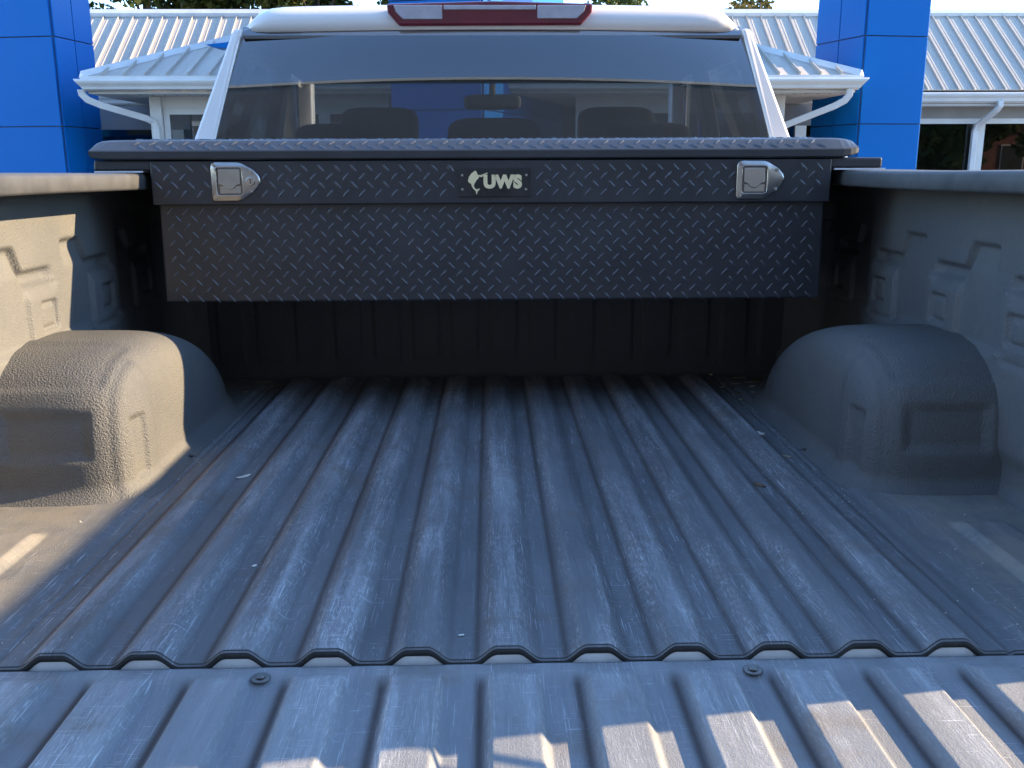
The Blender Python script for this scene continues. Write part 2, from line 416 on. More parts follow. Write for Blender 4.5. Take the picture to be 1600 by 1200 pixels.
# side walls: pressed relief
def wall_relief(Y, Zv):
    per = .285
    yp = np.mod(Y-.905, per)
    zl = .432-.047*ss(yp, .095, .125)
    win = ss(yp, -.002, .02)*ss(yp, .245, .215)
    below = ss(zl-Zv, -.004, .010)
    fade = 1-ss(zl-Zv, .012, .060)
    d = -.015*below*fade*win
    # pad with pocket
    yc = np.abs(yp-.19); zc = np.abs(Zv-.298)
    q = np.maximum(yc-.050, 0)**4+np.maximum(zc-.040, 0)**4
    pad = 1-ss(q**.25, .012, .026)
    d += .009*pad
    yc2 = np.abs(yp-.197); zc2 = np.abs(Zv-.292)
    q2 = (np.maximum(yc2-.018, 0)**4+np.maximum(zc2-.014, 0)**4)**.25
    d += -.010*(1-ss(q2, .010, .018)) + .006*(1-ss(q2, .0, .012))
    # broad swage below
    wob = .245+.010*ss(np.mod(Y-.83, per), .0, .05)*ss(np.mod(Y-.83, per), .20, .15)
    d += .012*ss(wob-Zv, 0, .022)
    d += -.016*ss(Y, 1.185, 1.215)*ss(Zv, .02, .06)
    d *= ss(Zv, .05, .09)*ss(Zv, .50, .47) 
    d += .035*(1-np.sqrt(np.clip(1-(1-np.clip(Zv/.035, 0, 1))**2, 0, 1)))
    d += .10*(1-np.sqrt(np.clip(1-(np.clip((Y-1.45)/.08, 0, 1))**2, 0, 1)))
    return d
wy = np.linspace(-.010, 1.53, 390); wz = np.linspace(0.002, .5305, 150)
YY, ZZ = np.meshgrid(wy, wz, indexing='ij'); D = wall_relief(YY, ZZ)
for s in (-1, 1):
    P = np.stack([s*(.885-D), YY, ZZ], -1)
    gridobj('bed_side_wall', P, 'liner', truck, s < 0)
# bulkhead with vertical pressings
bx = np.linspace(-.89, .89, 500); bz = np.linspace(.0, .56, 40)
XX, ZB = np.meshgrid(bx, bz, indexing='ij')
rel = np.zeros_like(XX)
for i in range(-7, 8): rel += trap(XX, i*PITCH+.02, .030, .012)
P = np.stack([XX, 1.535-.006*rel*ss(ZB, .04, .07)*ss(ZB, .47, .44)-.03*ss(ZB, .49, .52), ZB], -1)
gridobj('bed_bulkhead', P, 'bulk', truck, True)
m = MB(); m.box(-.80, .80, 1.49, 1.58, .545, .566); m.build('bulkhead_rail', 'rail', truck, bevel=.008)

# rail caps
prof = [(.875, .531), (.766, .5275), (.7585, .529), (.756, .533), (.756, .555), (.7585, .5595), (.767, .5618), (.81, .563), (.90, .562), (.935, .556), (.945, .545), (.945, .525)]
for s in (-1, 1):
    m = MB(); yr = [-.012, .0]+[.05*i for i in range(1, 32)]
    nn = len(prof); vs = [(s*a, y, b+.0015*math.sin(y*5+s)) for y in yr for a, b in prof]; fs = []
    for i in range(len(yr)-1):
        for k in range(nn-1): fs.append((i*nn+k, i*nn+k+1, (i+1)*nn+k+1, (i+1)*nn+k))
    m.add(vs, fs); m.f.append(tuple(range(nn)))
    m.build('rail_cap', 'rail', truck, True)

# wheel houses
def arclen(px, py, n):
    d = np.r_[0, np.cumsum(np.hypot(np.diff(px), np.diff(py)))]; t = np.linspace(0, d[-1], n)
    return np.interp(t, d, px), np.interp(t, d, py)
def wheelhouse():
    yc, H = .80, .256
    tt = np.linspace(0, math.pi/2, 2000)
    # near half (towards the tailgate), far half
    yn = -.262*np.cos(tt)**(2/3.6); zn = H*np.sin(tt)**(2/3.6)
    yf = .50*np.cos(tt[::-1])**(2/1.75); zf = H*np.sin(tt[::-1])**(2/1.75)
    py, pz = arclen(np.r_[yn, yf[1:]], np.r_[zn, zf[1:]], 300)
    sx, sc = np.sin(tt)**(2/6.5), np.cos(tt)**(2/6.5)
    ax_, as_ = arclen(sx*.30, sc*.30, 150); ax_, as_ = ax_/.30, as_/.30
    # sharper sampling is fine: rows u, columns profile
    P = np.zeros((len(ax_), len(py), 3))
    P[..., 0] = (.90-.255*ax_)[:, None]; P[..., 1] = yc+as_[:, None]*py[None]; P[..., 2] = as_[:, None]*pz[None]
    # widen a little to the wall
    P[..., 0] = P[..., 0]
    du = np.gradient(P, axis=0); dv = np.gradient(P, axis=1); N = np.cross(du, dv); N /= (np.linalg.norm(N, axis=-1, keepdims=True)+1e-9)
    cen = np.array([.90, yc+.05, .05]); sg = np.sign(((P-cen)*N).sum(-1, keepdims=True)); N = N*np.where(sg == 0, 1, sg)
    X, Y, Z = P[..., 0], P[..., 1], P[..., 2]
    rear = ss(-N[..., 1], .35, .75)
    q = (np.maximum(np.abs(X-.785)-.058, 0)**4+np.maximum(np.abs(Z-.120)-.024, 0)**4)**.25
    d = -.0085*(1-ss(q, .002, .026))*rear
    d += -.004*ss(Z, .192, .206)*ss(X, .685, .705)*ss(Y, .74, .70)
    corner = ss(-N[..., 1], .10, .30)*ss(-N[..., 0], .25, .5)
    inner = ss(-N[..., 0], .55, .8)
    q = (np.maximum(np.abs(Y-.615)-.010, 0)**4+np.maximum(np.abs(Z-.085)-.045, 0)**4)**.25
    d += -.007*(1-ss(q, .004, .016))*inner
    d += .005*inner*(ss(Y, .69, .665)) 
    P = P+N*d[..., None]
    fl = np.clip((.035-P[..., 2])/.035, 0, 1)**2*.030
    out = P-np.array([.90, yc+.06, 0]); out[..., 2] = 0
    # flare outward along the horizontal part of the normal
    Nh = N.copy(); Nh[..., 2] = 0
    edge = as_[:, None] > .02
    P = P+Nh*(fl*edge)[..., None]
    P[..., 2] = np.maximum(P[..., 2], .001)
    return P
WH = wheelhouse()
for s in (-1, 1):
    P = WH.copy(); P[..., 0] *= s
    gridobj('wheel_house', P, 'liner_smooth', truck, s > 0)

# outer bed sides, tail lamps, wheels
def body_side(s):
    def arch(cy, r, n=14): return [(cy-r*math.cos(math.pi*k/n), -.42+r*math.sin(math.pi*k/n)) for k in range(n+1)]
    low = -.42
    bed = [(-.012, .54), (-.012, low)]+arch(.86, .47)+[(1.575, low), (1.575, .54)]
    m = MB(); m.prism(bed, 0, s*.92, s*.985); m.build('bed_outer_panel', 'white', truck, bevel=.012)
    m = MB(); m.box(*sorted((s*.90, s*.99)), -.017, -.0125, .06, .50); m.build('tail_lamp', 'red', truck, bevel=.01)
    cab = [(1.60, .60), (1.60, low), (3.15, low)]+arch(3.95, .47)+[(4.78, low), (4.80, .10), (4.72, .24), (4.40, .33), (3.35, .42), (3.28, .58)]
    m = MB(); m.prism(cab, 0, s*.86, s*.98); sidep = m.build('cab_side_panel', 'white', truck, bevel=.015)
    for y0 in (1.75, 2.50):
        m = MB(); m.box(*sorted((s*.978, s*.995)), y0+.05, y0+.25, .36, .39); m.build('door_handle', 'chrome', sidep, bevel=.004)
    for cy in (.86, 3.95):
        m = MB(); n = 40; prof_ = [(.23, -.12), (.36, -.125), (.395, -.10), (.402, -.05), (.402, .05), (.395, .10), (.36, .125), (.23, .12)]
        vs = []; fs = []
        for k in range(n):
            t = 2*math.pi*k/n
            for rr, xo in prof_: vs.append((s*(.83+xo), cy+rr*math.cos(t), -.458+rr*math.sin(t)))
        q = len(prof_)
        for k in range(n):
            for i in range(q-1): fs.append((k*q+i, k*q+i+1, ((k+1)%n)*q+i+1, ((k+1)%n)*q+i))
        m.add(vs, fs); wh = m.build('wheel', 'rubber', truck, True)
        m = MB(); m.tube([(s*.74, cy, -.458), (s*.93, cy, -.458)], [.235, .235], 32)
        for k in range(6):
            t = math.pi*k/3; c_, s_ = math.cos(t), math.sin(t)
            m.add([(s*x_, cy+rr*c_-w_*s_, -.458+rr*s_+w_*c_) for x_ in (.93, .95) for rr, w_ in ((.04, -.03), (.225, -.045), (.225, .045), (.04, .03))],
                  [(0,1,2,3),(7,6,5,4),(0,4,5,1),(1,5,6,2),(2,6,7,3),(3,7,4,0)])
        m.build('rim', 'alloy', wh, bevel=.004)
for s in (-1, 1): body_side(s)
m = MB(); m.box(-.95, .95, -.24, -.10, -.42, -.24); m.build('rear_bumper', 'chrome', truck, bevel=.03)
m = MB(); m.box(-.80, .80, -.06, 4.6, -.40, -.16); m.build('chassis', 'rubber', truck)
m = MB()
m.hexa([(-.86,3.36,.36),(.86,3.36,.36),(.86,4.72,.2),(-.86,4.72,.2)], [(-.86,3.36,.44),(.86,3.36,.44),(.86,4.70,.30),(-.86,4.70,.30)])
m.build('bonnet', 'white', truck, bevel=.03)
m = MB(); m.box(-.86, .86, 4.66, 4.78, -.35, .26); m.build('grille', 'rubber', truck, bevel=.02)

# ---- cab
# lower rear wall
m = MB(); m.box(-.86, .86, 1.60, 1.645, -.3, .60); m.build('cab_rear_wall', 'white', truck, bevel=.01)
m = MB(); m.hexa([(-.86,1.60,.60),(.86,1.60,.60),(.86,1.66,.60),(-.86,1.66,.60)], [(-.84,1.618,.618),(.84,1.618,.618),(.83,1.70,.618),(-.83,1.70,.618)]); m.build('window_ledge', 'white', truck)
# rear roof shell : rows across X for a rear profile (Y, Z)
ZT = .945
def roof_half(z): return .735
rprof = [(1.764, ZT), (1.752, ZT+.006), (1.748, ZT+.024), (1.750, ZT+.042), (1.762, ZT+.058), (1.80, ZT+.076), (1.95, ZT+.098), (2.2, ZT+.110), (2.5, ZT+.100), (2.72, ZT+.055)]
nx = 41; us = np.linspace(-1, 1, nx)
P = np.zeros((len(rprof)+0, nx+4, 3))
for j, (y, z_) in enumerate(rprof):
    hw = .705-.02*j/len(rprof)+.0
    for i, u in enumerate(us):
        x = hw*u; crown = -.012*u*u
        lift = (z_-ZT)
        e = abs(u)**24
        P[j, i+2] = (x, y+.012*u*u+.03*e*(1 if j < 5 else .3), ZT+lift*(1-.55*e)+crown*(.3+lift*4))
    for k, (dx, dz) in enumerate([(.045, -.095), (.028, -.035)]):
        a = P[j, 2]; b = P[j, nx+1]
        P[j, k] = (a[0]-dx, a[1]+.01, min(a[2], ZT+.045)+dz*(0 if j < 2 else 1)); P[j, nx+3-k] = (b[0]+dx, b[1]+.01, min(b[2], ZT+.045)+dz*(0 if j < 2 else 1))
roof = gridobj('cab_roof', P, 'white', truck, False)
m = MB(); m.hexa([(-.70,1.76,.925),(.70,1.76,.925),(.70,2.66,.88),(-.70,2.66,.88)], [(-.70,1.76,.933),(.70,1.76,.933),(.70,2.66,.90),(-.70,2.66,.90)]); m.build('headliner', 'head', truck)
# C pillars either side of the glass
for s in (-1, 1):
    m = MB()
    m.hexa([(s*.790,1.668,.60),(s*.855,1.674,.60),(s*.86,1.80,.60),(s*.80,1.80,.60)], [(s*.703,1.758,ZT+.006),(s*.728,1.765,ZT+.006),(s*.745,1.90,ZT+.006),(s*.70,1.90,ZT+.006)])
    m.build('rear_pillar', 'white', truck, bevel=.008)
    m = MB(); m.hexa([(s*.80,2.36,.45),(s*.85,2.36,.45),(s*.85,2.46,.45),(s*.80,2.46,.45)], [(s*.70,2.34,.93),(s*.74,2.34,.93),(s*.74,2.44,.93),(s*.70,2.44,.93)])
    m.build('door_pillar', 'trim_pale', truck, bevel=.006)
    m = MB(); m.hexa([(s*.80,3.28,.55),(s*.86,3.28,.55),(s*.86,3.36,.55),(s*.80,3.36,.55)], [(s*.68,2.66,.93),(s*.73,2.66,.93),(s*.73,2.74,.93),(s*.68,2.74,.93)])
    m.build('windscreen_pillar', 'white', truck, bevel=.006)
    m = MB(); m.add([(s*.86,1.80,.60),(s*.86,3.28,.58),(s*.735,2.70,.95),(s*.745,1.92,.96)], [(0,1,2,3)]); m.build('side_window', 'sglass', truck)
# rear glass: gently curved sheet
gx = np.linspace(-1, 1, 41); gz = np.linspace(0, 1, 25); P = np.zeros((41, 25, 3))
for i, u in enumerate(gx):
    for j, v in enumerate(gz):
        hw = .790+(.703-.790)*v; zz = .612+(ZT+.014-.612)*v
        P[i, j] = (hw*u, 1.668+.046*v+.048*v*v+.022*u*u, zz)
gl = gridobj('rear_window', P, 'rglass', truck, False)
m = MB(); m.add([(-.80,3.26,.52),(.80,3.26,.52),(.68,2.70,.895),(-.68,2.70,.895)], [(0,1,2,3)]); m.build('windscreen', 'wglass', truck)
m = MB(); m.box(-.80, .80, 2.95, 3.30, .2, .60); m.build('dashboard', 'seat', truck, bevel=.03)
m = MB(); m.box(-.80, .80, 1.66, 3.2, -.15, -.10); m.build('cab_floor', 'rubber', truck)
def cushion(m, x0, x1, y0, y1, z0, z1, r=.04):
    n = 6
    vs = []; fs = []
    # superellipsoid block
    nu, nv = 20, 12; k = len(m.v)
    for i in range(nv+1):
        ph = -math.pi/2+math.pi*i/nv
        for j in range(nu):
            th = 2*math.pi*j/nu
            f = lambda c, e: math.copysign(abs(c)**e, c)
            e1 = .45
            vs.append(((x0+x1)/2+(x1-x0)/2*f(math.cos(ph), e1)*f(math.cos(th), e1), (y0+y1)/2+(y1-y0)/2*f(math.cos(ph), e1)*f(math.sin(th), e1), (z0+z1)/2+(z1-z0)/2*f(math.sin(ph), e1)))
    for i in range(nv):
        for j in range(nu): fs.append((i*nu+j, i*nu+(j+1)%nu, (i+1)*nu+(j+1)%nu, (i+1)*nu+j))
    m.add(vs, fs)
for xc in (-.42, .46):
    m = MB(); cushion(m, xc-.27, xc+.27, 2.50, 2.68, .05, .66); st = m.build('front_seat', 'seat', truck, True)
    m = MB(); cushion(m, xc-.145, xc+.145, 2.54, 2.64, .63, .79); m.build('headrest', 'seat', st, True)
m = MB(); cushion(m, -.70, .70, 1.78, 1.95, .0, .62); st = m.build('rear_seat', 'seat', truck, True)
for xc, w_, zt in ((0.0, .14, .715), (-.46, .13, .70), (.46, .13, .70)):
    m = MB(); cushion(m, xc-w_, xc+w_, 1.82, 1.92, .57, zt); m.build('headrest', 'seat', st, True)
m = MB(); cushion(m, -.115, .115, 2.83, 2.86, .795, .855); m.box(-.012, .012, 2.78, 2.84, .84, .89); m.build('rear_view_mirror', 'rubber', truck, True)
# high brake lamp
def lampz(pts, y0, y1, mat, name, par, bev=.003):
    m = MB(); m.prism(pts, 1, y0, y1); return m.build(name, mat, par, bevel=bev)
zc = ZT
bl = lampz([(-.296, ZT+.068), (-.293, ZT+.045), (-.262, ZT+.010), (.244, ZT+.012), (.274, ZT+.046), (.277, ZT+.069), (0, ZT+.076)], 1.738, 1.762, 'red', 'brake_lamp', truck, .006)
lampz([(-.276, ZT+.064), (-.270, ZT+.046), (-.250, ZT+.027), (-.142, ZT+.027), (-.142, ZT+.064)], 1.7345, 1.755, 'lens', 'lamp_lens', bl, .002)
lampz([(.258, ZT+.064), (.252, ZT+.047), (.232, ZT+.029), (.122, ZT+.029), (.122, ZT+.064)], 1.7345, 1.755, 'lens', 'lamp_lens', bl, .002)
lampz([(-.138, ZT+.064), (-.138, ZT+.052), (.118, ZT+.052), (.118, ZT+.064)], 1.7345, 1.755, 'lens', 'lamp_lens', bl, .002)

# ================================================================== TOOL BOX
box = empty('tool_box', 'black diamond tread metal tool box with two steel latches across the truck bed', 'tool box', (0, 1.23, .28))
BX = -.005; BY0 = .98; BY1 = 1.39
m = MB(); m.hexa([(BX-.703,BY0+.012,.292),(BX+.703,BY0+.012,.292),(BX+.703,BY1,.292),(BX-.703,BY1,.292)], [(BX-.699,BY0+.012,.50),(BX+.699,BY0+.012,.50),(BX+.699,BY1,.50),(BX-.699,BY1,.50)])
tub = m.build('tub', 'box', box, bevel=.004)
m = MB(); m.box(BX-.708, BX+.706, BY0, BY1+.004, .497, .586); band = m.build('upper_band', 'box', box, bevel=.003)
for s, xa, xb in ((-1, -.829, -.713), (1, .700, .808)):
    m = MB(); m.hexa([(xa,BY0+.002,.5665),(xb,BY0+.002,.5665),(xb,BY1,.5665),(xa,BY1,.5665)], [(xa+(.002 if s<0 else 0),BY0+.002,.588 if s<0 else .589),(xb,BY0+.002,.588),(xb,BY1,.588),(xa,BY1,.588)])
    m.build('rail_flange', 'box', box, bevel=.004)
    m = MB(); a, b = (xa+.001, xa+.10) if s < 0 else (xb-.10, xb+.008)
    m.box(a, b, BY0+.004, BY1-.01, .5632, .5664); m.build('gasket_strip', 'gasket', box)
# lid: profile swept between the two ends, ends pinched
def lid_prof(t):
    return [(BY0-.003, .588), (BY0-.006, .591), (BY0-.006, .6045), (BY0-.004, .607), (BY0+.030, .626), (BY0+.040, .629), (BY1-.03, .634), (BY1, .622), (BY1, .588)]
secs = [(-.832, .55), (-.829, .75), (-.820, .90), (-.800, .98), (-.77, 1.0), (.70, 1.0), (.722, .97), (.738, .88), (.750, .74), (.757, .62)]
m = MB(); q = 9; vs = []
for x, k in secs:
    for j, (y, z_) in enumerate(lid_prof(0)):
        zz = (.607-(.607-z_)*k) if x < 0 else (.613-(.613-z_)*k)
        yy = y if x < 0 else y+(1-k)*.03
        vs.append((x, yy, zz))
fs = [(i*q+j, i*q+(j+1)%q, (i+1)*q+(j+1)%q, (i+1)*q+j) for i in range(len(secs)-1) for j in range(q)]
fs += [tuple(range(q)), tuple((len(secs)-1)*q+j for j in range(q))]
m.add(vs, fs); lid = m.build('lid', 'box', box)
# tread lugs
LG = .0335
def lug(m, o, u, v, n, ang, L=.0145, Wd=.0034, Hh=.0022):
    du = (u*math.cos(ang)+v*math.sin(ang)); dv = (-u*math.sin(ang)+v*math.cos(ang))
    base = [(-L, 0), (-L*.45, -Wd*.85), (L*.45, -Wd*.85), (L, 0), (L*.45, Wd*.85), (-L*.45, Wd*.85)]
    top = [(-L*.55, 0), (L*.55, 0)]
    P_ = [o+du*a+dv*b-n*.0004 for a, b in base]+[o+du*a+dv*b+n*Hh for a, b in top]
    m.add(P_, [(0,1,6),(1,2,7,6),(2,3,7),(3,4,7),(4,5,6,7),(5,0,6)])
def tread(par, origin, u, v, n, lu, lv, skip=(), ph=(0, 0)):
    m = MB(); u = Vector(u); v = Vector(v); n = Vector(n); origin = Vector(origin)
    i0 = int(lu/LG)+2; j0 = int(lv/LG)+2
    for i in range(i0):
        for j in range(j0):
            for k in (0, 1):
                a = (i+.5*k)*LG+ph[0]; b = (j+.5*k)*LG+ph[1]
                if not (.008 < a < lu-.008 and .004 < b < lv-.004): continue
                p = origin+u*a+v*b
                if any(x0 < p.x < x1 and z0 < p.z < z1 for x0, x1, z0, z1 in skip): continue
                if random.random() < .01: continue
                lug(m, p, u, v, n, math.radians(-48 if k == 0 else 48), 0.0128*random.uniform(.93, 1.04), .0034, .0024*random.uniform(.8, 1.1))
    o = m.build('tread_pattern', 'lug', par, True); o['kind'] = 'stuff'; return o
tread(tub, (BX-.700, BY0+.012, .294), (1,0,0), (0,0,1), (0,-1,0), 1.40, .195, (), (.004, .006))
SK = [(-.597, -.488, .50, .588), (.492, .614, .50, .588), (-.088, .079, .505, .576)]
tread(band, (BX-.707, BY0, .4985), (1,0,0), (0,0,1), (0,-1,0), 1.412, .090, SK, (.014, .004))
sl_ = Vector((0, .034, .019)).normalized(); nn_ = Vector((0, -.019, .034)).normalized()
tread(lid, (-.765, BY0-.005, .6065), (1,0,0), sl_, nn_, 1.46, .049, (), (.004, .013))
tread(lid, (-.765, BY0+.040, .629), (1,0,0), Vector((0, .435, .005)).normalized(), (0,0,1), 1.46, .42)
# latches
def rrect(x0, x1, z0, z1, r, n=5):
    pts = []
    for cx, cz, a0 in ((x1-r, z1-r, 0), (x0+r, z1-r, 90), (x0+r, z0+r, 180), (x1-r, z0+r, 270)):
        for k in range(n+1):
            t = math.radians(a0+90*k/n); pts.append((cx+r*math.cos(t), cz+r*math.sin(t)))
    return pts
def resample_ang(pts, c, N=72):
    out = []
    n = len(pts)
    for k in range(N):
        t = 2*math.pi*k/N; d = (math.cos(t), math.sin(t)); best = 0
        for i in range(n):
            ax, az_ = pts[i][0]-c[0], pts[i][1]-c[1]; bx_, bz_ = pts[(i+1)%n][0]-c[0], pts[(i+1)%n][1]-c[1]
            ex, ez = bx_-ax, bz_-az_; den = d[0]*ez-d[1]*ex
            if abs(den) < 1e-12: continue
            tt = (ax*ez-az_*ex)/den; uu = (ax*d[1]-az_*d[0])/den
            if tt > best and -1e-6 <= uu <= 1+1e-6: best = tt
        out.append((c[0]+best*d[0], c[1]+best*d[1]))
    return out
def latch(ox, oz, keyed):
    Y0 = BY0
    outl = [(x+ox, z+oz) for x, z in [(.004, -.0005), (.055, 0), (.064, .003), (.088, .019), (.098, .030), (.1015, .041), (.098, .052), (.086, .064), (.064, .0765), (.056, .0785), (.010, .079), (.003, .076), (.0005, .069), (.0005, .008), (.0015, .003)]]
    hole = rrect(ox+.0115, ox+.064, oz+.012, oz+.0675, .005)
    c = (ox+.038, oz+.040); N = 72; A = resample_ang(outl, c, N); B = resample_ang(hole, c, N)
    m = MB(); rings = [([p for p in A], Y0+.001), (A, Y0-.0030), ([(a[0]+(b[0]-a[0])*.12, a[1]+(b[1]-a[1])*.12) for a, b in zip(A, B)], Y0-.0045), ([(a[0]+(b[0]-a[0])*.72, a[1]+(b[1]-a[1])*.72) for a, b in zip(A, B)], Y0-.0045), ([(a[0]+(b[0]-a[0])*.9, a[1]+(b[1]-a[1])*.9) for a, b in zip(A, B)], Y0-.0062), (B, Y0-.0060), (B, Y0-.0008)]
    vs = [(p[0], y, p[1]) for rg, y in rings for p in rg]; fs = []
    for i in range(len(rings)-1):
        for k in range(N): fs.append((i*N+k, i*N+(k+1)%N, (i+1)*N+(k+1)%N, (i+1)*N+k))
    m.add(vs, fs); lt = m.build('latch', 'steel', box, True)
    m = MB(); m.prism(hole, 1, Y0-.0012, Y0+.0005); m.build('latch_recess', 'steel_dark', lt)
    # paddle: a plate tilted forward at its lower lip, with a finger notch
    x0, x1, z0, z1 = ox+.0155, ox+.060, oz+.028, oz+.064
    top = [(x0, z1), (x1, z1), (x1, z0+.006), (x1-.008, z0+.004), (x1-.014, z0-.003), (x0+.022, z0-.0055), (x0+.014, z0-.003), (x0+.008, z0+.004), (x0, z0+.006)]
    vs = [(x, Y0-.0035-(z1-z_)*.06, z_) for x, z_ in top]+[(x, Y0-.001, z_) for x, z_ in top]; n = len(top)
    m = MB(); m.add(vs, [tuple(range(n)), tuple(range(2*n-1, n-1, -1))]+[(i, (i+1)%n, n+(i+1)%n, n+i) for i in range(n)]); m.build('latch_paddle', 'steel', lt, bevel=.0012)
    m = MB(); m.hexa([(x0+.002, Y0-.0030, oz+.0155), (x1, Y0-.0030, oz+.0155), (x1, Y0-.001, oz+.0155), (x0+.002, Y0-.001, oz+.0155)], [(x0+.002, Y0-.0022, z0+.002), (x1, Y0-.0022, z0+.002), (x1, Y0-.001, z0+.002), (x0+.002, Y0-.001, z0+.002)]); m.build('latch_pan', 'steel', lt)
    def disc(cx, cz, r_, y0, y1, mat, nm):
        m = MB(); m.prism([(cx+r_*math.cos(t*math.pi/10), cz+r_*math.sin(t*math.pi/10)) for t in range(20)], 1, y0, y1); m.build(nm, mat, lt, bevel=r_*.18)
    if keyed:
        disc(ox+.082, oz+.040, .0095, Y0-.0095, Y0-.004, 'steel', 'lock_cylinder')
        m = MB(); m.box(ox+.0812, ox+.0828, Y0-.0099, Y0-.0094, oz+.035, oz+.045); m.build('keyhole', 'rubber', lt)
    for a, b in ((.007, .073), (.0085, .006), (.084, .0595), (.083, .020)):
        disc(ox+a, oz+b, .0034, Y0-.0066, Y0-.0042, 'steel', 'rivet')
latch(-.589, .505, True); latch(.5005, .504, False)
# badge
m = MB(); m.box(-.080, .070, BY0-.0035, BY0+.0002, .511, .5695); bd = m.build('badge', 'badge', box, bevel=.001)
for a, b in ((-.0715, .555), (-.0715, .5265), (.0615, .555), (.0605, .526)):
    m = MB(); m.prism([(a+.0026*math.cos(t*math.pi/6), b+.0026*math.sin(t*math.pi/6)) for t in range(12)], 1, BY0-.0052, BY0-.0033); m.build('rivet', 'steel', bd, bevel=.0005)
def text_mesh(txt, size, x, z_, y, par, name, mat, bold=.012, sx=1.0):
    cu = bpy.data.curves.new('t', 'FONT'); cu.body = txt; cu.size = size; cu.offset = bold*size; cu.extrude = .0004; cu.space_character = 1.06
    to = bpy.data.objects.new('t', cu); COL.objects.link(to); bpy.context.view_layer.update()
    me = bpy.data.meshes.new_from_object(to.evaluated_get(bpy.context.evaluated_depsgraph_get())); bpy.data.objects.remove(to)
    co = np.zeros(len(me.vertices)*3); me.vertices.foreach_get('co', co); co = co.reshape(-1, 3)
    co[:, 0] -= co[:, 0].min(); co[:, 1] -= co[:, 1].min()
    nw = np.stack([x+co[:, 0]*sx, y-co[:, 2], z_+co[:, 1]+BZ], 1); me.vertices.foreach_set('co', nw.ravel()); me.materials.clear(); me.materials.append(MT[mat]); me.update()
    return link(name, me, par), co[:, 0].max()*sx, co[:, 1].max()
lt_, wt, ht = text_mesh('UWS', .0345, -.0275, .5275, BY0-.0042, bd, 'lettering', 'badge_ink', .07, 1.0)
fish = [(305,425),(320,370),(352,320),(385,295),(410,275),(425,272),(440,295),(450,325),(465,338),(500,338),(600,302),(606,312),(545,340),(525,362),(505,372),(490,360),(470,368),(462,395),(440,405),(425,435),(405,462),(395,495),(405,525),(430,548),(490,535),(470,565),(448,580),(445,612),(430,620),(425,585),(410,562),(385,540),(365,505),(352,465),(325,452)]
k_ = .1/727.; fpts = [(-.0785+(a-170)*k_, .5695-(b-235)*k_) for a, b in fish]
m = MB(); m.prism(fpts, 1, BY0-.0046, BY0-.0034); m.build('emblem', 'badge_ink', bd)

box.location = Vector(box.location)+Vector((0, .08, -.012)); box.scale = (1.04, 1.04, 1.04)

# ================================================================== THINGS ON THE BED FLOOR
def bit(name, label, cat, x, y, z_, L, Wd, ang, mat, curl=.25, group=None):
    m = MB(); n = 7; vs = []
    for i in range(n):
        t = i/(n-1)*2-1; hw = Wd*(1-t*t)**.6*(1+.2*math.sin(5*t+x*40))
        for s_ in (-1, 0, 1):
            px_, py_ = t*L, s_*hw; zz = abs(s_)*Wd*curl+curl*L*.35*t*t+.0008
            vs.append((x+px_*math.cos(ang)-py_*math.sin(ang), y+px_*math.sin(ang)+py_*math.cos(ang), z_+zz))
    fs = []
    for i in range(n-1):
        for k in range(2): fs.append((i*3+k, i*3+k+1, i*3+k+4, i*3+k+3))
    m.add(vs, fs); nb = len(m.v)
    o = m.build(name, mat, None, True); sd = o.modifiers.new('thick', 'SOLIDIFY'); sd.thickness = .0008
    return tag(o, label, cat, group)
def fz(x): return float(floor_prof(np.array([x]))[0][0])
for nm, lb, ct, x, y, L, Wd, a, mt in [
    ('feather', 'white feather lying on the ribbed bed floor near the sunlit wheel house', 'feather', -.487, .679, .016, .0055, .75, 'pale'),
    ('wood_chip', 'cream wood chip at the foot of the shaded wheel house', 'wood chip', .558, .893, .013, .008, 1.9, 'pale'),
    ('dry_leaf', 'small brown curled leaf on the outermost floor rib by the shaded wheel house', 'leaf', .473, .597, .013, .006, 2.3, 'dry'),
    ('wood_chip', 'small tan chip beside the shaded wheel house, closer to the tailgate than the cream chip', 'wood chip', .578, .769, .009, .004, 2.5, 'dryp'),
    ('pebble', 'tiny white pebble on the rib in the middle of the bed edge', 'pebble', -.057, .053, .0045, .002, .3, 'pale'),
    ('pebble', 'tiny white pebble in a floor groove towards the sunlit wheel house', 'pebble', -.367, .272, .004, .003, .9, 'pale')]:
    bit(nm, lb, ct, x, y, fz(x), L, Wd, a, mt)
for x, y, L, Wd, a, mt in [(-.634,1.463,.024,.008,.2,'dryp'), (-.606,1.445,.014,.006,.1,'dryp'), (-.654,1.344,.011,.005,.3,'dryp'), (-.60,1.375,.010,.005,1.3,'dry'), (-.585,1.42,.012,.006,.8,'dry')]:
    bit('dry_leaf', 'dry leaf in the dark front bed corner beyond the sunlit wheel house', 'leaf', x, y, fz(x), L, Wd, a, mt, .2, 'leaves in the corner beyond the sunlit wheel house')
for x, y, L, Wd, a, mt in [(.662,1.455,.022,.008,.1,'dryp'), (.70,1.44,.020,.008,-.3,'dry'), (.638,1.393,.013,.006,.1,'dryp'), (.683,1.402,.022,.007,.2,'dryp'), (.67,1.355,.012,.005,.6,'pale'), (.60,1.38,.011,.006,.9,'dryp'), (.575,1.43,.014,.006,.2,'dry'), (.61,1.24,.009,.004,1.0,'dryp'), (.655,1.29,.010,.005,1.2,'dryp'), (.62,1.31,.012,.005,2.2,'dry')]:
    bit('dry_leaf', 'dry leaf in the front bed corner beyond the shaded wheel house', 'leaf', x, y, fz(x), L, Wd, a, mt, .2, 'leaves in the corner beyond the shaded wheel house')
m = MB()
